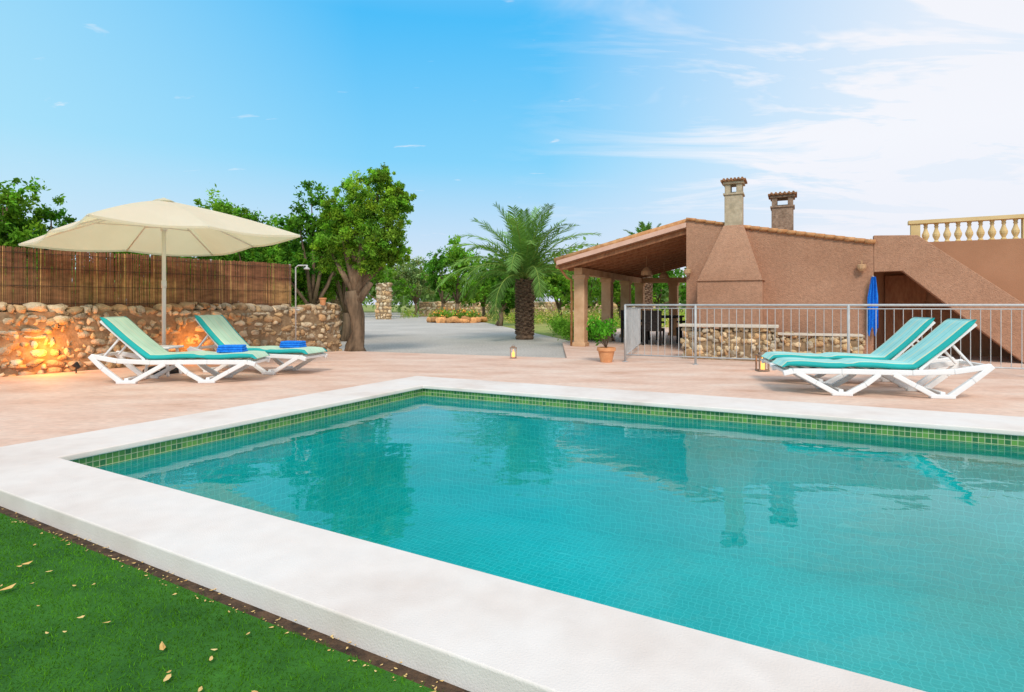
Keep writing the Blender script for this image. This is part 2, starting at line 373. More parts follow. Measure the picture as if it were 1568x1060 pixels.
# ------------------------------------------------------------------ foliage
def leafcloud(centers,ccols,n,spread,size,aspect=.45):
    K=len(centers);idx=rng.integers(K,size=n)
    p=centers[idx]+rng.normal(0,1,(n,3))*(spread if np.isscalar(spread) else np.asarray(spread)[idx][:,None])
    a=rng.normal(0,1,(n,3));a/=np.linalg.norm(a,axis=1)[:,None];c=rng.normal(0,1,(n,3));b=np.cross(a,c);b/=np.linalg.norm(b,axis=1)[:,None]
    s=(rng.uniform(.6,1.3,n)*size)[:,None]
    V=np.stack([p-a*s,p+b*s*aspect,p+a*s,p-b*s*aspect],1).reshape(-1,3)
    C=np.repeat(ccols[idx]*rng.uniform(.65,1.35,(n,1)),4,0)
    return V,np.arange(4*n).reshape(-1,4),C
def crown(lobes,per,col,rnd=.35):
    cs=[];cc=[];sp=[]
    for (x,y,z,rx,ry,rz) in lobes:
        for i in range(per):
            d=rng.normal(0,1,3);d/=np.linalg.norm(d);r=rng.uniform(.35,1.15)
            cs.append((x+d[0]*rx*r,y+d[1]*ry*r,z+d[2]*rz*r))
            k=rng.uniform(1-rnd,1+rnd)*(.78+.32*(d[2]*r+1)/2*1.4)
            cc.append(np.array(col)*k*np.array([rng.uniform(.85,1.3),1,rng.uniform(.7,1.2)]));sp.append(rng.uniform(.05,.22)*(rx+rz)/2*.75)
    return np.array(cs),np.array(cc),np.array(sp)
def tree(name,x,y,h,r,col,n=9000,leaf=.06,trunk=.1,lobn=7,fork=.3,per=16):
    g=grp(name,(x,y,-.1));lobes=[]
    for i in range(lobn):
        a=rng.uniform(0,6.28);rr=rng.uniform(.15,.85)*r;zz=h*(fork+.10)+(h*(1-fork)-.1)*rng.uniform(.05,.75)*(1-.3*rr/r)
        k=rng.uniform(.30,.60)*r;lobes.append((x+math.cos(a)*rr,y+math.sin(a)*rr,zz,k,k,k*rng.uniform(.6,.95)))
    tp=rng.uniform(-.3,.3)*r;lobes.append((x+tp,y,h*.80,r*.45,r*.45,h*.18))
    tb=MB();fz=h*fork;lx=rng.uniform(-.15,.15)
    tb.tube([(x-lx,y,-.1),(x+lx*.6,y,fz*.5),(x,y,fz)],[trunk*1.6,trunk,trunk*.9],9,jit=.15)
    for l in lobes: tb.tube([(x,y,fz*.95),((x+l[0])/2+.05,(y+l[1])/2,(fz+l[2])/2),(l[0],l[1],l[2]+l[5]*.4)],[trunk*.6,trunk*.35,trunk*.1],6,jit=.1)
    tb.obj('trunk',M['bark'],parent=g,smooth=True)
    c,cc,sp=crown(lobes,per,col);V,F_,C=leafcloud(c,cc,n,sp,leaf)
    mk('foliage',V,F_,M['leaf'],cols=C,parent=g);return g
G1=(.14,.32,.035);G2=(.09,.25,.03);G3=(.18,.38,.045);G4=(.24,.35,.14)
tx,ty=-3.40,12.75
g=grp('almond_tree',(tx,ty,-.1));tb=MB()
tb.tube([(tx-.04,ty,-.1),(tx-.05,ty,.1),(tx+.02,ty,.4),(tx+.0,ty,.75),(tx-.09,ty,1.1),(tx-.12,ty,1.3)],[.27,.19,.155,.15,.17,.15],14,jit=.14)
tb.tube([(tx-.06,ty,1.0),(tx+.12,ty,1.22),(tx+.3,ty,1.5)],[.12,.09,.07],10,jit=.12)
lobes=[(tx+.40,ty,3.15,.60,.6,.75),(tx+.85,ty-.1,2.75,.42,.5,.6),(tx-.05,ty+.1,3.3,.45,.5,.45),(tx-.25,ty,2.55,.50,.5,.55),(tx+.40,ty-.2,2.3,.6,.5,.45),(tx+.15,ty,1.95,.55,.45,.32),(tx+.95,ty,3.3,.27,.3,.35),(tx+.55,ty,3.72,.35,.3,.26),(tx-.70,ty+.1,2.2,.40,.4,.45),(tx-.50,ty,2.9,.35,.3,.45),(tx+.85,ty,2.1,.28,.3,.25),(tx+.1,ty,2.8,.6,.5,.6)]
for l in lobes:
    tb.tube([(tx-.02,ty,1.2),(tx+(l[0]-tx)*.35+random.uniform(-.08,.08),ty,1.25+(l[2]-1.25)*.4),(tx+(l[0]-tx)*.7,(ty+l[1])/2,1.25+(l[2]-1.25)*.75),(l[0],l[1],l[2]+.2)],[.10,.06,.04,.012],7,jit=.12)
tb.obj('trunk',M['bark'],parent=g,smooth=True)
c,cc,sp=crown(lobes,58,(.18,.37,.04),.45);V,F_,C=leafcloud(c,cc,60000,sp*.85,.035,.42);mk('foliage',V,F_,M['leaf'],cols=C,parent=g)

T=[(-12.4,14,4.0,1.5,G1),(-11.6,14.6,3.75,1.3,G2),(-10.6,15,3.5,1.2,G3),(-13.8,12.6,4.2,1.5,G2),(-9.8,16,3.4,1.2,G2),(-9.6,18.5,3.7,1.5,G2),(-8.5,17,4.3,1.3,G1),(-7.6,17,4.0,1.3,G2),(-7.0,17.5,4.0,1.2,G1),(-6.3,18.5,3.9,1.3,G1),(-5.5,16,4.35,1.15,G2),(-5.0,17.5,3.8,1.2,G1),
   (-11.3,50,6.2,2.6,G1),(-8.8,53,5.4,2.6,G4),(-3.45,36.6,5.4,1.5,G3),(-5.6,47,5.6,2.2,G2),(-2.0,41,4.6,2.0,G1),(-.4,46,4.5,2.6,G4),(1.2,42,4.6,2.4,G1),(2.9,36,3.9,2.0,G3),(4.6,36,4.2,2.4,G3),(7.0,38,4.4,2.6,G1),(10,40,4.8,2.8,G2),(-14.5,52,6,3,G2),(-.6,30,3.2,1.1,G2)]
for x,y,h,r,c in T:
    near=y<20
    tree('carob_tree' if near else 'orchard_tree',x,y,h,r,c,n=10000 if near else 7500,leaf=.06 if near else .11,trunk=.12,fork=.20,per=30)
cs=[];cc=[];sp=[]
for i in range(900):
    y=rng.uniform(60,100);x=rng.uniform(-1.1,1.1)*y;z=rng.uniform(.3,1)**.7*(4.6+1.6*math.sin(x*.23)+1.2*math.sin(x*.61+2))
    cs.append((x,y,z));cc.append(np.array([.19,.31,.10])*rng.uniform(.5,1.3));sp.append(rng.uniform(.5,1.1))
V,F_,C=leafcloud(np.array(cs),np.array(cc),60000,np.array(sp),.34,.6);mk('distant_tree_line',V,F_,M['leaf'],cols=C)
cs=[];cc=[];sp=[]
for i in range(420):
    y=rng.uniform(24,60);x=rng.uniform(-.19,.32)*y
    if x<-6.2+(44-y)*.5 and y<46 and x<-2: continue
    if y<44 and x<-1.6-(y-35.6)*.4: continue
    if y<36 and x<1.7-(y-18)*.19+.2: continue
    cs.append((x,y,rng.uniform(0,.2)));cc.append((np.array([.28,.44,.06]) if rng.random()>.45 else np.array([.62,.56,.18]))*rng.uniform(.7,1.2));sp.append(rng.uniform(.12,.35))
V,F_,C=leafcloud(np.array(cs),np.array(cc),24000,np.array(sp),.08,.3);mk('undergrowth',V,F_,M['leaf'],cols=C)
cs=[];cc=[];sp=[]
for i in range(150):
    t=rng.uniform(0,1);y=15.9+t*9
    cs.append((1.75-(y-16)*.02+rng.uniform(0,1.0),y,rng.uniform(0,.3)));cc.append(np.array([.16,.34,.04])*rng.uniform(.6,1.3));sp.append(rng.uniform(.06,.16))
V,F_,C=leafcloud(np.array(cs),np.array(cc),8000,np.array(sp),.05,.35);mk('shrub_border',V,F_,M['leaf'],cols=C)

def palm(name,x,y,h,fl,nf=46,tr=.24,lo=2,dr_=1.0):
    g=grp(name,(x,y,-.1));tb=MB();prof=[];k=26
    for i in range(k+1):
        z=-.1+(h+.1)*i/k;prof.append((tr*(1.0+.22*(1-i/k)**3+.1*(i/k))*(1.06 if i%2 else .92),z))
    tb.lathe((x,y,0),prof,16)
    nb=int(110*h)
    for i in range(nb):
        a=i*2.399;z=.02+(h-.02)*(i/nb);r=tr*1.0
        p=Vector((x+math.cos(a)*r,y+math.sin(a)*r,z));o=Vector((math.cos(a),math.sin(a),.9)).normalized()
        tb.beam(p-o*.04,p+o*.10,.10,.035,up=(math.cos(a),math.sin(a),0))
    tb.obj('trunk',M['palmtrunk'],parent=g)
    V=[];C=[];rb=MB()
    for i in range(nf):
        a=i*2.399+rng.uniform(-.25,.25);q=i/nf
        el=math.radians(88-(q**.8)*(88-lo)+rng.uniform(-5,5));L=fl*rng.uniform(.88,1.1)*(.88+.34*min(1,q*1.6)-.10*q)
        droop=(.25+1.75*q**.7)*rng.uniform(.8,1.2)*dr_;p=Vector((x,y,h+.02));pts=[p.copy()];ee=el;m=16
        for j in range(m):
            ee-=droop/m*(.3+1.4*j/m);p=p+Vector((math.cos(a)*math.cos(ee),math.sin(a)*math.cos(ee),math.sin(ee)))*(L/m);pts.append(p.copy())
        rb.tube(pts,[.028*(1-j/m*.85) for j in range(m+1)],4,col=(.32,.44,.10))
        side=Vector((-math.sin(a),math.cos(a),0));col=np.array([.17,.32,.08])*rng.uniform(.6,1.5)
        nl=54
        for j in range(6,nl):
            t=j/nl;s=t*m;i0=min(int(s),m-1);c=pts[i0].lerp(pts[i0+1],s-i0);d=(pts[i0+1]-pts[i0]).normalized();nrm=side.cross(d)
            ll=fl*.19*math.sin(math.pi*min(1,t*.82+.14))**.6+.05
            for sg in(-1,1):
                dr=(side*sg*.66+d*.75+nrm*rng.uniform(-.35,.1)+Vector((0,0,-.25*q))).normalized();e=c+dr*ll*rng.uniform(.85,1.1)+Vector((0,0,-.10*ll));w=d*.021
                mid=c.lerp(e,.5)+Vector((0,0,.012))
                V+=[c-w*.7,c+w*.7,mid+w,e,e,mid-w];C+=[col*rng.uniform(.7,1.3)]*6
    V=np.array([tuple(q) for q in V]);b=np.arange(0,len(V),6)
    Fq=np.stack([b,b+1,b+2,b+5],1);mk('fronds',V,Fq,M['palm'],cols=np.array(C),parent=g)
    Ft=np.stack([b+5,b+2,b+3],1);mk('frond_tips',V,Ft,M['palm'],cols=np.array(C),parent=g)
    rb.obj('rachis',M['palm'],parent=g,usecol=True);return g
palm('date_palm',.40,18.4,1.80,2.55,50,.235,18)
palm('date_palm',5.75,25,3.25,1.35,34,.22,14,.7)

bed=grp('flower_bed',(-3.45,36,-.1))
rv=[];rf=[];rc=[];b=0
for i in range(44):
    a=i/44*6.28;c=(-3.45+1.6*math.cos(a)+rng.normal(0,.1),36.4+1.5*math.sin(a),.0+rng.uniform(0,.12));r=rng.uniform(.14,.30)
    vs=stone(c,(r,r*.8,r*.7),np.array([1,0,0]),np.array([0,1,0]),np.array([0,0,1]),.14);rv.append(vs);rf.append(IF+b);b+=len(vs);rc.append(np.tile(np.array([.78,.40,.17])*rng.uniform(.6,1.2),(len(vs),1)))
mk('edging_rocks',np.concatenate(rv),np.concatenate(rf),M['stone'],cols=np.concatenate(rc),smooth=True,parent=bed)
cs=[(-3.45+rng.uniform(-1.3,1.3),36.2+rng.uniform(-1,1),rng.uniform(.15,.5)) for i in range(40)]
V,F_,C=leafcloud(np.array(cs),np.array([[.2,.36,.05]]*40)*rng.uniform(.6,1.4,(40,1)),2500,.15,.07,.5);mk('plants',V,F_,M['leaf'],cols=C,parent=bed)
V,F_,C=leafcloud(np.array(cs)+np.array([0,-.1,.1]),np.array([[.9,.4,.1]]*40),260,.16,.06,.8);mk('flowers',V,F_,M['petal'],parent=bed)
stonewall('gate_pillar',(-10.2,44),(-9.2,44),-.1,2.6,.8,.28,(.25,.5),tint=1.25)
stonewall('gate_pillar',(-6.35,20.3),(-5.6,20.6),-.1,1.75,.5,.2,(.2,.4),tint=1.1)
stonewall('boundary_wall',(-8.6,54),(14,56),-.1,1.25,.5,.3,(.3,.7),tint=1.1)

# ------------------------------------------------------------------ house
H0=Vector((3.708,12.36,0));hu=Vector((.9,-.436,0)).normalized();hv=Vector((.436,.9,0)).normalized()
def hp(t,b,z): return H0+hu*t+hv*b+Vector((0,0,z))
house=grp('brown_house',hp(2,2,0))
mb=MB();mb.prism([hp(0,0,-.1),hp(0,0,2.806),hp(.77,0,2.65),hp(1.13,0,2.575),hp(3.40,0,2.16),hp(3.40,0,-.1)],hv*6);mb.obj('walls',M['stucco'],parent=house)
mb=MB();mb.prism([hp(3.403,-.002,1.615),hp(3.403,-.002,2.30),hp(4.083,-.002,2.272),hp(6.85,-.002,-.02),hp(5.62,-.002,-.02),hp(3.853,-.002,1.624)],hv*.16);mb.obj('stair_parapet',M['stucco'],parent=house,bevel=.012)
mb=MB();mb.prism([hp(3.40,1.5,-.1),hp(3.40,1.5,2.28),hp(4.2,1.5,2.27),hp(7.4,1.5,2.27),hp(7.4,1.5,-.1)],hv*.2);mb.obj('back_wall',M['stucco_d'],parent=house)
mb=MB()
for i in range(13):
    t0=4.1+i*.21;z=2.0-i*.165
    mb.prism([hp(t0,.165,z),hp(t0+.21,.165,z),hp(t0+.21,.165,z-.25),hp(t0,.165,z-.25)],hv*1.3)
mb.prism([hp(3.41,.165,2.0),hp(4.1,.165,2.0),hp(4.1,.165,1.85),hp(3.41,.165,1.85)],hv*1.3)
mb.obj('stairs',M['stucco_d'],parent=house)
mb=MB();mb.prism([hp(3.75,1.45,0),hp(3.75,1.45,1.6),hp(4.45,1.45,1.6),hp(4.45,1.45,0)],-hv*.05)
mb.obj('store_door',M['wood'],parent=house)
def tilestrip(mb,a,b,w,r=.045):
    L=(b-a).length;n=max(1,int(L/.16));d=(b-a)/n
    for i in range(n):
        p=a+d*i;q=a+d*(i+1.06);mb.tube([p+Vector((0,0,-.01)),q+Vector((0,0,.006))],[r*1.0,r*.86],8)
mb=MB()
for bb in(-.02,.1):
    tilestrip(mb,hp(1.1,bb,2.60),hp(3.42,bb,2.175),.1);tilestrip(mb,hp(0.0,bb,2.83),hp(.78,bb,2.67),.1,.035)
mb.obj('verge_tiles',M['tile'],parent=house,smooth=True)
mb=MB();t0,t1=.29,1.51;dd=-.50
P=lambda t,b,z:hp(t,b,z)
lo=[P(t0,dd,-.05),P(t1,dd,-.05),P(t1,-.003,-.05),P(t0,-.003,-.05)];mi=[P(t0,dd,1.49),P(t1,dd,1.49),P(t1,-.003,1.49),P(t0,-.003,1.49)]
ti=[P(.76,-.16,2.62),P(1.14,-.16,2.62),P(1.14,.20,2.62),P(.76,.20,2.62)]
mb.add(lo+mi+ti,[(0,1,5,4),(1,2,6,5),(3,0,4,7),(4,5,9,8),(5,6,10,9),(7,4,8,11),(8,9,10,11),(0,3,2,1),(2,3,7,6),(6,7,11,10)]);mb.obj('chimney_breast',M['stucco'],parent=house,bevel=.012)
mb=MB();mb.beam(P(t0-.02,dd-.01,1.49),P(t1+.02,dd-.01,1.49),.04,.022);mb.beam(P(t1+.005,dd-.01,1.49),P(t1+.005,-.01,1.49),.04,.022);mb.obj('shoulder_trim',M['stucco'],parent=house,bevel=.006)
def chimney(nm,c,w,z0,z1,mat):
    a=math.atan2(hu.y,hu.x);mb=MB();zb=z1-.34
    mb.box((c.x,c.y,(z0+zb)/2),(w,w,zb-z0),a);mb.box((c.x,c.y,zb+.02),(w+.05,w+.05,.04),a)
    for i in(-1,1):
        for j in(-1,1):
            q=c+hu*(i*(w/2-.06))+hv*(j*(w/2-.06));mb.box((q.x,q.y,zb+.13),(.11,.11,.18),a)
    mb.box((c.x,c.y,zb+.245),(w+.06,w+.06,.05),a);mb.obj(nm+'_stack',mat,parent=house,bevel=.006)
    mb=MB();mb.box((c.x,c.y,zb+.29),(w+.14,w+.14,.035),a)
    for k in range(6):
        o=(k-2.5)*(w+.08)/6
        q0=c+hu*o-hv*(w/2+.09);q1=c+hu*o+hv*(w/2+.09);z=zb+.308;mb.tube([(q0.x,q0.y,z),(q1.x,q1.y,z)],.026,8)
    mb.obj(nm+'_cap_tiles',M['captile'],parent=house)
    mb=MB();mb.box((c.x,c.y,zb+.05),(w-.1,w-.1,.03),a);mb.obj(nm+'_flue',M['black'],parent=house)
chimney('bbq',hp(.95,.02,0),.34,2.6,3.58,M['conc'])
chimney('rear',Vector((6.03,12.95,0)),.44,1.9,3.48,M['conc2'])
b0=Vector((10.16,14.8,0));bu=Vector((.87,-.49,0)).normalized();bv=Vector((.49,.87,0))
mb=MB();mb.prism([b0+Vector((0,0,-.1)),b0+Vector((0,0,2.5)),b0+bu*6+Vector((0,0,2.5)),b0+bu*6+Vector((0,0,-.1))],bv*5);mb.obj('upper_block',M['stucco'],parent=house)
bal=grp('terrace_balustrade',b0+Vector((0,0,2.5)));mb=MB()
an=math.atan2(bu.y,bu.x)
def rail(z,h,w,o=0,L=6.0):
    c=b0+bu*(L/2)+bv*.12;mb.box((c.x,c.y,z),(L+.1,w,h),an)
rail(2.54,.07,.24);rail(3.10,.09,.26)
prof=[(.055,0),(.055,.03),(.035,.05),(.078,.15),(.082,.2),(.045,.3),(.033,.36),(.05,.4),(.035,.42),(.05,.45),(.05,.482)]
s=.1
while s<6:
    q=b0+bu*s+bv*.12
    if abs(((s-.1)/2.2)-round((s-.1)/2.2))<.03: mb.box((q.x,q.y,2.815),(.2,.2,.48),an)
    else: mb.lathe((q.x,q.y,2.575),prof,12)
    s+=.22
mb.obj('balusters_and_rail',M['cream'],parent=bal,smooth=False)
mb=MB();c=b0+bu*4.2+bv*2.5
mb.prism([c+Vector((-1.2,0,2.6)),c+Vector((0,0,3.25)),c+Vector((1.4,0,2.6))],bv*3);mb.obj('tiled_roof',M['tile'],parent=house)
porch=grp('porch',hp(-1.5,3,0));a1=2.95
def zr(a): return 2.62-.243*a
mb=MB();mb.prism([hp(0-.003,-.03,zr(0)+.13),hp(-a1,-.03,zr(a1)+.13),hp(-a1,-.03,zr(a1)+.03),hp(-.003,-.03,zr(0)+.03)],hv*7.0);mb.obj('roof_slab',M['fascia'],parent=porch)
mb=MB();nr=22
for k in range(nr):
    b=-.0+k*7.0/nr+.1;mb.tube([hp(-.01,b,zr(0)+.16),hp(-a1-.08,b,zr(a1+.08)+.16)],.075,7)
mb.obj('roof_tiles',M['tile'],parent=porch,smooth=True)
mb=MB();mb.prism([hp(-.003,.0,zr(0)+.025),hp(-a1+.02,.0,zr(a1-.02)+.025),hp(-a1+.02,.0,zr(a1-.02)+.005),hp(-.003,.0,zr(0)+.005)],hv*6.9)
for k in range(13):
    b=.12+k*.55;mb.beam(hp(-.01,b,zr(0)-.05),hp(-a1+.05,b,zr(a1-.05)-.05),.07,.10)
mb.obj('rafters',M['wood'],parent=porch)
mb=MB();mb.beam(hp(-2.62,.55,zr(2.62)-.17),hp(-2.62,6.9,zr(2.62)-.17),.2,.16);mb.beam(hp(-2.62,6.8,zr(2.62)-.17),hp(0,6.8,zr(2.62)-.17),.2,.16)
mb.obj('lintel',M['sand'],parent=porch)
mb=MB();an2=math.atan2(hu.y,hu.x)
def col(t,b):
    q=hp(t,b,0);zt=zr(2.62)-.25
    mb.box((q.x,q.y,.04),(.33,.33,.10),an2);mb.box((q.x,q.y,zt/2),(.27,.27,zt-.1),an2);mb.box((q.x,q.y,zt-.05),(.33,.33,.1),an2)
for b in(.75,3.0,5.0,6.8): col(-2.62,b)
col(-1.5,6.8);col(-.3,6.8)
mb.obj('columns',M['sand'],parent=porch,bevel=.012)
mb=MB();mb.tube([hp(-2.98,.1,zr(2.95)),hp(-2.98,6.9,zr(2.95))],.05,8);mb.tube([hp(-2.98,.2,zr(2.95)),hp(-2.86,.45,zr(2.95)-.25),hp(-2.84,.7,zr(2.95)-.3),hp(-2.84,.7,0)],.03,8);mb.obj('gutter',M['tile'],parent=porch,smooth=True)
mb=MB()
for b,t in((2.0,-1.3),(4.2,-1.3)):
    q=hp(t,b,0);z=zr(1.3)-.55;mb.lathe((q.x,q.y,z),[(.15,0),(.13,.1),(.05,.19),(.02,.2)],12);mb.tube([(q.x,q.y,z+.2),(q.x,q.y,z+.5)],.006,5)
g=grp('hanging_lamp',hp(-1.3,2,1.8));mb.obj('shades',M['sand'],parent=g)
g=grp('dining_table',hp(-1.1,3.2,0));mb=MB();q=hp(-1.1,3.2,0);mb.box((q.x,q.y,.68),(.8,1.6,.05),an2)
for i in(-1,1):
    for j in(-1,1):
        w=q+hu*i*.33+hv*j*.7;mb.box((w.x,w.y,.33),(.06,.06,.66),an2)
mb.obj('table',M['dark'],parent=g)
for t,b in((-1.85,2.7),(-1.85,3.6),(-.45,2.9),(-1.1,1.9)):
    g=grp('wicker_chair',hp(t,b,0));mb=MB();q=hp(t,b,0);mb.box((q.x,q.y,.38),(.48,.48,.07),an2)
    for i in(-1,1):
        for j in(-1,1):
            w=q+hu*i*.21+hv*j*.21;mb.box((w.x,w.y,.19),(.05,.05,.38),an2)
        w=q+hv*i*.23;mb.box((w.x,w.y,.56),(.44,.05,.05),an2);
    w=q-hv*.22 if b<2 else q-hu*.22*(1 if t<-1.2 else -1)
    mb.box((w.x,w.y,.62),(.05,.48,.48) if b>2 else (.48,.05,.48),an2);mb.obj('seat_and_back',M['dark'],parent=g,bevel=.01)
for k,(t,z) in enumerate(((-.0,1.62),(3.2,1.63))):
    g=grp('wall_sconce',hp(t,-.1,z));mb=MB();q=hp(t+(.04 if k==0 else 0),-.09,z);mb.lathe((q.x,q.y,z),[(.03,0),(.07,.05),(.08,.12),(.05,.13)],10);mb.tube([q+Vector((0,0,.13)),q+Vector((0,0,.2))],.012,6);mb.obj('sconce',M['sand'],parent=g)
g=grp('hanging_towel',hp(3.34,-.1,1.4));V=[];F2=[]
for i in range(13):
    for j in range(14):
        t=3.29+i/12*.17*(.45+.55*min(1,j/5))+.06*(1-min(1,j/5));z=1.52-j/13*(1.02+.09*math.sin(i*.9));b=-.14+.035*math.sin(i*1.7+j*.15)
        V.append(hp(t,b,z))
for i in range(12):
    for j in range(13): a=i*14+j;F2.append((a,a+1,a+15,a+14))
o=mk('cloth',V,F2,M['towel'],smooth=True,parent=g)
mb=MB();mb.tube([hp(3.38,-.01,1.53),hp(3.38,-.16,1.53)],.012,6);mb.obj('hook',M['steel'],parent=g)
bar=grp('stone_bar',(4,10.6,0));d=Vector((.9,-.436)).normalized();p=Vector((3.30,11.05));q=p+d*1.52
stonewall('x',p,q,-.03,.58,.34,.1,(.09,.22),parent=bar,tint=1.1)
mb=MB();c=(p+q)/2;mb.box((c.x,c.y,.615),(1.7,.44,.05),math.atan2(d.y,d.x));mb.obj('counter_slab',M['counter'],parent=bar,bevel=.008)
p=Vector(hp(1.7,-.45,0)[:2]);q=Vector(hp(3.15,-.45,0)[:2]);lw=grp('low_stone_wall',(6,10.8,0));stonewall('x',p,q,-.03,.42,.3,.1,(.09,.2),parent=lw,tint=1.1)
mb=MB();c=(p+q)/2;mb.box((c.x,c.y,.445),(1.5,.36,.04),math.atan2(d.y,d.x));mb.obj('cap',M['counter'],parent=lw,bevel=.006)

# ------------------------------------------------------------------ railing
f0=Vector((2.0,10.26,0));fd=Vector((.914,-.405,0)).normalized();FL=9.2
g=grp('metal_railing',f0);mb=MB();Z=lambda z:Vector((0,0,z))
for z,r in((.995,.018),(.94,.008),(.12,.012)): mb.tube([f0+Z(z),f0+fd*FL+Z(z)],r,8)
for s in(0,1.19,3.43,5.67,7.9): mb.tube([f0+fd*s+Z(0),f0+fd*s+Z(1.0)],.020,10);mb.lathe(f0+fd*s+Z(-.004),[(.05,0),(.05,.01)],10)
s=.11
while s<FL: mb.tube([f0+fd*s+Z(.12),f0+fd*s+Z(.94)],.0055,6,cap=False);s+=.115
rd=Vector((.30,.954,0))
for z,r in((.995,.017),(.94,.008),(.12,.012)): mb.tube([f0+Z(z),f0+rd*3+Z(z)],r,8)
s=.11
while s<3: mb.tube([f0+rd*s+Z(.12),f0+rd*s+Z(.94)],.0055,6,cap=False);s+=.115
mb.obj('rails_and_bars',M['steel'],parent=g,smooth=True)

# ------------------------------------------------------------------ loungers
def cushion_mat(nm,st):
    m,nt,b=newmat(nm);tc=N(nt,'ShaderNodeTexCoord');sx=N(nt,'ShaderNodeSeparateXYZ');nt.links.new(tc.outputs['UV'],sx.inputs[0])
    r=nt.nodes.new('ShaderNodeValToRGB');r.color_ramp.interpolation='CONSTANT';e=r.color_ramp.elements
    while len(e)<len(st): e.new(.5)
    for x,(p,c) in zip(e,st): x.position=p;x.color=(*c,1)
    nt.links.new(sx.outputs['Y'],r.inputs['Fac'])
    c=mixc(nt,r.outputs['Color'],ramp(nt,noise(nt,mapping(nt),4,3),[(.3,(.88,.88,.88)),(.7,(1.05,1.05,1.05))]),1,'MULTIPLY')
    nt.links.new(c,b.inputs['Base Color']);b.inputs['Roughness'].default_value=.85
    bump(nt,b,noise(nt,mapping(nt),180,2),.3,.002);return m
teal=(.01,.40,.38);lt=(.36,.70,.66);cr=(.68,.72,.50);md=(.22,.60,.57);mint=(.42,.63,.44);mint2=(.50,.70,.53)
M['cushion_r']=cushion_mat('teal_striped_cushion',[(0,teal),(.08,cr),(.13,lt),(.28,md),(.31,lt),(.48,cr),(.51,lt),(.68,md),(.71,lt),(.86,cr),(.92,teal)])
M['cushion_l']=cushion_mat('mint_cushion',[(0,teal),(.10,cr),(.13,mint2),(.30,mint),(.33,mint2),(.49,cr),(.51,mint2),(.68,mint),(.71,mint2),(.87,cr),(.90,teal)])
def lounger(x,y,mirror,rz=0,L=2.15,W=.60,towel=False,bx=1.92):
    g=grp('sun_lounger',(x,y,-.006),rz)
    k=-1 if mirror else 1;X=lambda v:v*k
    mb=MB()
    def path(pts,w,h,y):
        for a,b in zip(pts[:-1],pts[1:]): mb.beam((X(a[0]),y,a[1]),(X(b[0]),y,b[1]),w,h)
    for yy in(.03,W-.03):
        path([(.0,.235),(.1,.262),(.6,.27),(1.3,.27),(1.7,.29),(L-.03,.355)],.045,.06,yy)
        path([(.14,.25),(.34,.14),(.55,.022)],.05,.055,yy);path([(.98,.25),(.84,.13),(.66,.022)],.05,.055,yy);mb.beam((X(.5),yy,.022),(X(.71),yy,.022),.06,.044)
        path([(1.12,.25),(1.33,.13),(1.52,.022)],.05,.055,yy);path([(L-.02,.36),(1.88,.20),(1.66,.022)],.05,.06,yy);mb.beam((X(1.47),yy,.022),(X(1.71),yy,.022),.06,.044)
    for xx,z in((.05,.25),(.6,.05),(1.6,.05),(L-.05,.35)): mb.beam((X(xx),.03,z),(X(xx),W-.03,z),.05,.04)
    for i in range(11):
        xx=.1+i*.125;mb.beam((X(xx),.05,.285),(X(xx),W-.05,.285),.07,.016)
    mb.obj('frame',M['plastic'],parent=g,bevel=.008,keep=False)
    hx,hz=1.38,.30;bz=.80
    mb=MB()
    for yy in(.06,W-.06): mb.beam((X(hx),yy,hz),(X(bx),yy,bz),.04,.035,up=(0,0,1))
    for i in range(6):
        t=.1+i*.16;mb.beam((X(hx+(bx-hx)*t),.06,hz+(bz-hz)*t),(X(hx+(bx-hx)*t),W-.06,hz+(bz-hz)*t),.07,.014,up=(-.5*k,0,.6))
    for yy in(.14,W-.14): mb.beam((X(hx+(bx-hx)*.62),yy,hz+(bz-hz)*.6),(X(1.93),yy,.34),.03,.025)
    mb.obj('backrest',M['plastic'],parent=g,bevel=.006,keep=False)
    prof=[];n1=22
    for i in range(n1+1):
        s=i/n1*1.34;prof.append((.0+s,.325+(.008*math.sin(s*9) )- (.03 if s<.02 else 0)))
    for i in range(1,15):
        t=i/14;prof.append((1.36+(bx-1.36)*t,.335+(bz+.04-.335)*t+ .02*math.sin(t*math.pi)*-1))
    vs=[];fs=[];uv=[];ny=12
    pr=[Vector((p[0],p[1])) for p in prof];cnt=len(pr)
    for i,p in enumerate(pr):
        d=(pr[min(i+1,cnt-1)]-pr[max(i-1,0)]).normalized();nm=Vector((-d.y,d.x))
        endk=math.sqrt(max(0,1-((abs(i-(cnt-1)/2)/((cnt-1)/2))**14)))*.9+.1
        seam=1-.4*(i in(11,12))
        row=[]
        for side in(1,-1):
            rr=range(ny+1) if side==1 else range(ny,-1,-1)
            for j in rr:
                yy=j/ny;e=(1-abs(2*yy-1)**6);th=(.014+.024*e)*endk*seam
                q=p+nm*(th*side+.012);row.append((X(q.x),.015+yy*(W-.03),q.y));uv.append((i/cnt,yy))
        vs+=row
    m=2*(ny+1)
    for i in range(cnt-1):
        for j in range(m): fs.append((i*m+j,i*m+(j+1)%m,(i+1)*m+(j+1)%m,(i+1)*m+j))
    fs.append(tuple(range(m)));fs.append(tuple((cnt-1)*m+j for j in range(m))[::-1])
    if mirror: fs=[f[::-1] for f in fs]
    o=mk('cushion',vs,fs,M['cushion_l' if mirror else 'cushion_r'],smooth=True,parent=g,keep=False)
    ul=o.data.uv_layers.new(name='UVMap')
    for l in o.data.loops: ul.data[l.index].uv=uv[l.vertex_index]
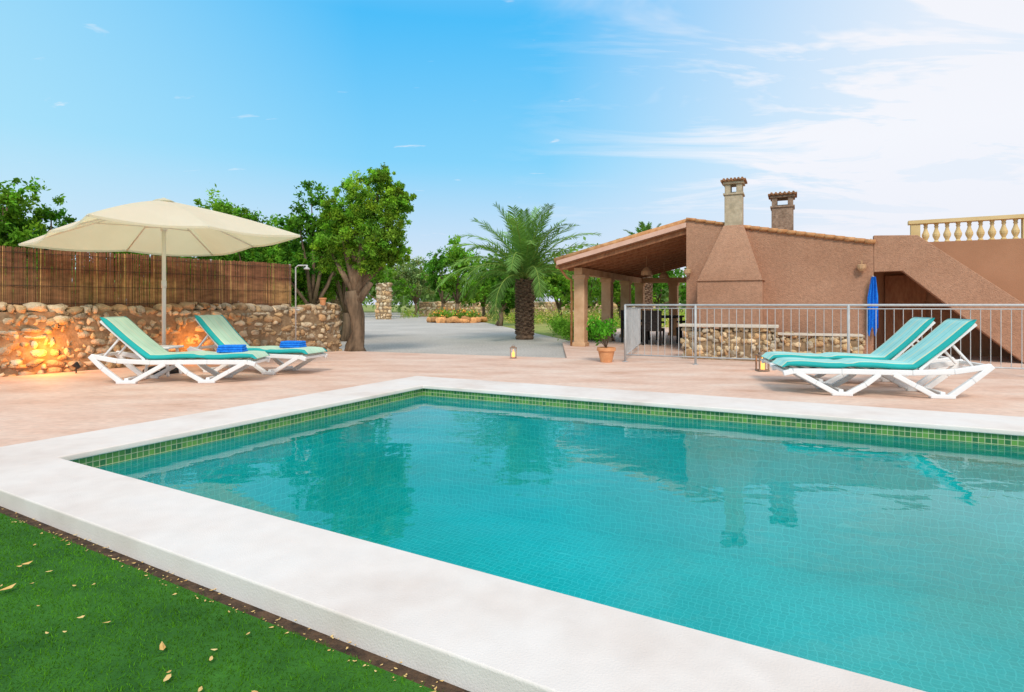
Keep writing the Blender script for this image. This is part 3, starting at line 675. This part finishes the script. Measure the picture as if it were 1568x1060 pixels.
    if towel:
        w=Matrix.Rotation(rz,3,'Z')@Vector((X(.40),.3,0))+Vector((x,y,0))
        g2=grp('folded_towel',(w.x,w.y,.36));mb=MB()
        for i in range(3):
            mb.box((w.x+random.uniform(-.008,.008),w.y,.384+i*.032),(.34-.012*i,.20-.01*i,.033),rz+.05*i-.04)
        mb.obj('towel_layers',M['towel'],parent=g2,bevel=.015,seg=3)
    return g
lounger(-3.32,7.50,True,0.08,L=2.05,towel=True)
lounger(-2.93,8.22,True,-.24,L=2.0,towel=True,bx=1.88)
lounger(3.05,6.52,False,-.20,L=2.08)
lounger(3.28,7.38,False,-.22,L=2.08,bx=1.86)
g=grp('side_table',(-4.95,8.45,0));mb=MB();mb.box((-4.95,8.25,.40),(.38,.38,.03))
for i in(-1,1):
    for j in(-1,1): mb.beam((-4.95+i*.12,8.25+j*.12,.39),(-4.95+i*.16,8.25+j*.16,0),.035,.035)
mb.obj('table',M['plastic'],parent=g,bevel=.008)

# ------------------------------------------------------------------ umbrella
uc=Vector((-5.175,8.64,0));ua=Vector((1.93,.27,0));ub=Vector((-.27,1.93,0))
um=grp('garden_umbrella',uc)
cor=[uc+ua+Z(2.07),uc+ub+Z(1.92),uc-ua+Z(1.88),uc-ub+Z(2.05)];apex=uc+Z(2.56)
m,nt,b=newmat('umbrella_canvas');nt.nodes.remove(b);out=nt.nodes['Material Output']
cc_=ramp(nt,noise(nt,mapping(nt),2,4),[(.3,(.82,.79,.66)),(.7,(.86,.84,.72))])
d_=N(nt,'ShaderNodeBsdfDiffuse');t_=N(nt,'ShaderNodeBsdfTranslucent');nt.links.new(cc_,d_.inputs[0]);nt.links.new(mixc(nt,cc_,(1,.99,.70),1,'MULTIPLY'),t_.inputs[0])
x_=N(nt,'ShaderNodeMixShader');x_.inputs[0].default_value=.45;nt.links.new(d_.outputs[0],x_.inputs[1]);nt.links.new(t_.outputs[0],x_.inputs[2]);nt.links.new(x_.outputs[0],out.inputs[0]);M['canvas']=m
V=[];F2=[];nr,ns=12,16
for i in range(4):
    p,q=cor[i],cor[(i+1)%4];b0_=len(V)
    for r in range(nr+1):
        for s in range(ns+1):
            e=p.lerp(q,s/ns);c=apex.lerp(e,r/nr);sag=-.045*(r/nr)**1.5*abs(math.sin(2*math.pi*s/ns))+.035*math.sin(math.pi*r/nr)
            inw=.03*(r/nr)*abs(math.sin(2*math.pi*s/ns));c=c.lerp(Vector((uc.x,uc.y,c.z)),inw)
            V.append(c+Z(sag))
    for r in range(nr):
        for s in range(ns): a=b0_+r*(ns+1)+s;F2.append((a,a+1,a+ns+2,a+ns+1))
    h0=len(V)
    for s in range(ns+1):
        V.append(Vector(V[b0_+nr*(ns+1)+s])+Z(-.03))
    for s in range(ns): F2.append((b0_+nr*(ns+1)+s,b0_+nr*(ns+1)+s+1,h0+s+1,h0+s))
mk('canopy',V,F2,M['canvas'],smooth=False,parent=um)
mb=MB();mb.lathe(apex+Z(.0),[(.16,-.035),(.10,.0),(.03,.02),(.02,.03)],16);mb.obj('vent_cap',M['canvas'],parent=um,smooth=True)
mb=MB();mb.tube([uc,uc+Z(2.56)],.028,12);mb.tube([uc+Z(2.1),uc+Z(2.2)],.045,12);mb.tube([uc+Z(1.25),uc+Z(1.36)],.035,10)
hub=uc+Z(2.15)
for i in range(4):
    for e in(cor[i],cor[i].lerp(cor[(i+1)%4],.5)):
        mb.tube([apex-Z(.05),e-Z(.015)],.011,6);mb.tube([hub,apex.lerp(e,.5)-Z(.02)],.009,6)
mb.obj('pole_and_ribs',M['alu'],parent=um,smooth=True)
mb=MB();mb.lathe(uc+Z(-.006),[(.27,0),(.27,.05),(.22,.09),(.05,.11),(.05,.3),(.03,.3)],24);mb.obj('base',M['black'],parent=um)

# ------------------------------------------------------------------ potted plant, lanterns, garden lights
g=grp('potted_plant',(1.655,10.2,0));mb=MB();mb.lathe((1.655,10.2,-.005),[(.10,0),(.145,.2),(.165,.2),(.165,.26),(.14,.26),(.13,.23)],20);mb.obj('pot',M['terracotta'],parent=g)
cs=[];cc=[];st=MB()
for i in range(14):
    a=rng.uniform(0,6.28);r=rng.uniform(.02,.19);z=rng.uniform(.40,.72);cs.append((1.60+r*math.cos(a),10.2+r*math.sin(a),z));cc.append(np.array([.11,.36,.03])*rng.uniform(.7,1.4));st.tube([(1.655,10.2,.24),cs[-1]],.006,5)
V,F_,C=leafcloud(np.array(cs),np.array(cc),420,.055,.045,.5);mk('leaves',V,F_,M['leaf'],cols=C,parent=g);st.obj('stems',M['bark'],parent=g)
def lantern(x,y,s,e):
    g=grp('candle_lantern',(x,y,0));mb=MB();w=.055*s;h=.2*s
    for i in(-1,1):
        for j in(-1,1): mb.box((x+i*w,y+j*w,h/2),(.016*s,.016*s,h))
    mb.box((x,y,.01*s),(.13*s,.13*s,.02*s));mb.box((x,y,h),(.14*s,.14*s,.015*s));mb.box((x,y,h+.02*s),(.08*s,.08*s,.025*s));mb.tube([(x-.03*s,y,h+.03*s),(x,y,h+.07*s),(x+.03*s,y,h+.03*s)],.004*s,5)
    mb.obj('frame',M['conc2'],parent=g)
    mb=MB();mb.lathe((x,y,.02*s),[(.03*s,0),(.03*s,.09*s),(.01*s,.1*s),(.012*s,.12*s),(.002*s,.15*s)],10);mb.obj('candle',M['flame'],parent=g)
    l=bpy.data.lights.new('candle_light','POINT');l.energy=e;l.color=(1,.55,.2);l.shadow_soft_size=.02;o=bpy.data.objects.new('candle_light',l);link(o);o.location=(x,y,.18*s);par(o,g)
lantern(.025,10.95,.95,.25);lantern(3.79,8.8,1.2,.5)
def spotl(name,loc,fix,e):
    g=grp(name,fix);mb=MB();f=Vector(fix);d=(Vector(loc)-f).normalized();mb.tube([f,f+Z(.1)],.01,6);mb.tube([f+Z(.12)-d*.06,f+Z(.12)+d*.03],[.025,.045],10);mb.obj('housing',M['black'],parent=g)
    l=bpy.data.lights.new('lamp','POINT');l.energy=e;l.color=(1,.33,.03);l.shadow_soft_size=.05;o=link(bpy.data.objects.new('lamp',l));o.location=loc;par(o,g)
spotl('garden_spotlight',(-6.66,8.37,.36),(-6.36,8.48,0),18)
spotl('garden_spotlight',(-5.44,10.02,.35),(-5.25,9.9,0),9)

# ------------------------------------------------------------------ sky, sun, camera
sv=Vector((.02,-.72,.72)).normalized();el=math.asin(sv.z);az=math.atan2(sv.x,sv.y)
W=bpy.data.worlds.new('World');S.world=W;W.use_nodes=True;nt=W.node_tree;bg=nt.nodes['Background'];out=nt.nodes['World Output']
sky=nt.nodes.new('ShaderNodeTexSky');sky.sky_type='NISHITA';sky.sun_disc=False;sky.sun_elevation=el;sky.sun_rotation=az
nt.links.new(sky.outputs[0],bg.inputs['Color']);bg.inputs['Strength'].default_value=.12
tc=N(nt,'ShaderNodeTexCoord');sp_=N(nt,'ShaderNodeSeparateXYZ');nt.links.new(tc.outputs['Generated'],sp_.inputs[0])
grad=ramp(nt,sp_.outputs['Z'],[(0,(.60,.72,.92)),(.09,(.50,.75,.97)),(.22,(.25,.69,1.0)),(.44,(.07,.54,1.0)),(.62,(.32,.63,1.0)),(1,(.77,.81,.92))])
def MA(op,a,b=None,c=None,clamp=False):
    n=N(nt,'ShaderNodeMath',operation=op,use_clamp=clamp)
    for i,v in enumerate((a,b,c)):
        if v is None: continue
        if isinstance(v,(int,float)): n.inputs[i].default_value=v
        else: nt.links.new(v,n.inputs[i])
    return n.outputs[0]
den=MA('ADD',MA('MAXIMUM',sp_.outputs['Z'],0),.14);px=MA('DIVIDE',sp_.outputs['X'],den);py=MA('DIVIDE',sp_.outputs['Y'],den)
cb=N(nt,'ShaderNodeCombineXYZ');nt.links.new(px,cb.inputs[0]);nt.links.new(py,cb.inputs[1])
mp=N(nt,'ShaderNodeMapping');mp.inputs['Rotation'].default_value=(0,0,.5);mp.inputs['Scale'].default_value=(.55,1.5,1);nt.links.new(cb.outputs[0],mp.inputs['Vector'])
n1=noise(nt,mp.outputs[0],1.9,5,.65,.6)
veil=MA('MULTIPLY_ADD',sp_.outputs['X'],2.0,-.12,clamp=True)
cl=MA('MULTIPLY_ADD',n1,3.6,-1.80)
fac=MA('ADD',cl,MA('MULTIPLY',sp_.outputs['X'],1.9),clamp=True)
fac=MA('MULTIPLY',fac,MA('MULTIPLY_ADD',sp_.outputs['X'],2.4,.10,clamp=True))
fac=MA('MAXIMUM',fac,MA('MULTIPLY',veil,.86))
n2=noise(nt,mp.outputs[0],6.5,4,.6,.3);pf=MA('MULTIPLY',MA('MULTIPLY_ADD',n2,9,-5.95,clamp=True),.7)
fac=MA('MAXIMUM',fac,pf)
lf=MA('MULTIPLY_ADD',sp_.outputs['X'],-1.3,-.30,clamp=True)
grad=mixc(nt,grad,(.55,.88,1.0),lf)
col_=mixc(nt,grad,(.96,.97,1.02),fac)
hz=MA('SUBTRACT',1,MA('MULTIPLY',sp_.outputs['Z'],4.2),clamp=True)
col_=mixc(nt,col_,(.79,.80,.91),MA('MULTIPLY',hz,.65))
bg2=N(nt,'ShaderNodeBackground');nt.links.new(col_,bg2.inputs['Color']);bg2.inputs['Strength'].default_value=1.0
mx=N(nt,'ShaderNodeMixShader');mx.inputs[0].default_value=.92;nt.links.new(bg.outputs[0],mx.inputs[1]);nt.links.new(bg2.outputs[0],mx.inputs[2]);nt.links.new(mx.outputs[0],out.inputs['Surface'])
l=bpy.data.lights.new('sun','SUN');l.energy=2.55;l.angle=math.radians(18);l.color=(1,.90,.77);o=link(bpy.data.objects.new('sun',l));o.rotation_euler=sv.to_track_quat('Z','Y').to_euler();o.location=(5,-5,10)
cam=bpy.data.cameras.new('camera');cam.lens=20.43;cam.sensor_width=36;cam.shift_y=-.0402;cam.clip_start=.05;cam.clip_end=9000
co=link(bpy.data.objects.new('camera',cam));co.location=(0,0,1.0);co.rotation_euler=(math.radians(90),0,0);S.camera=co
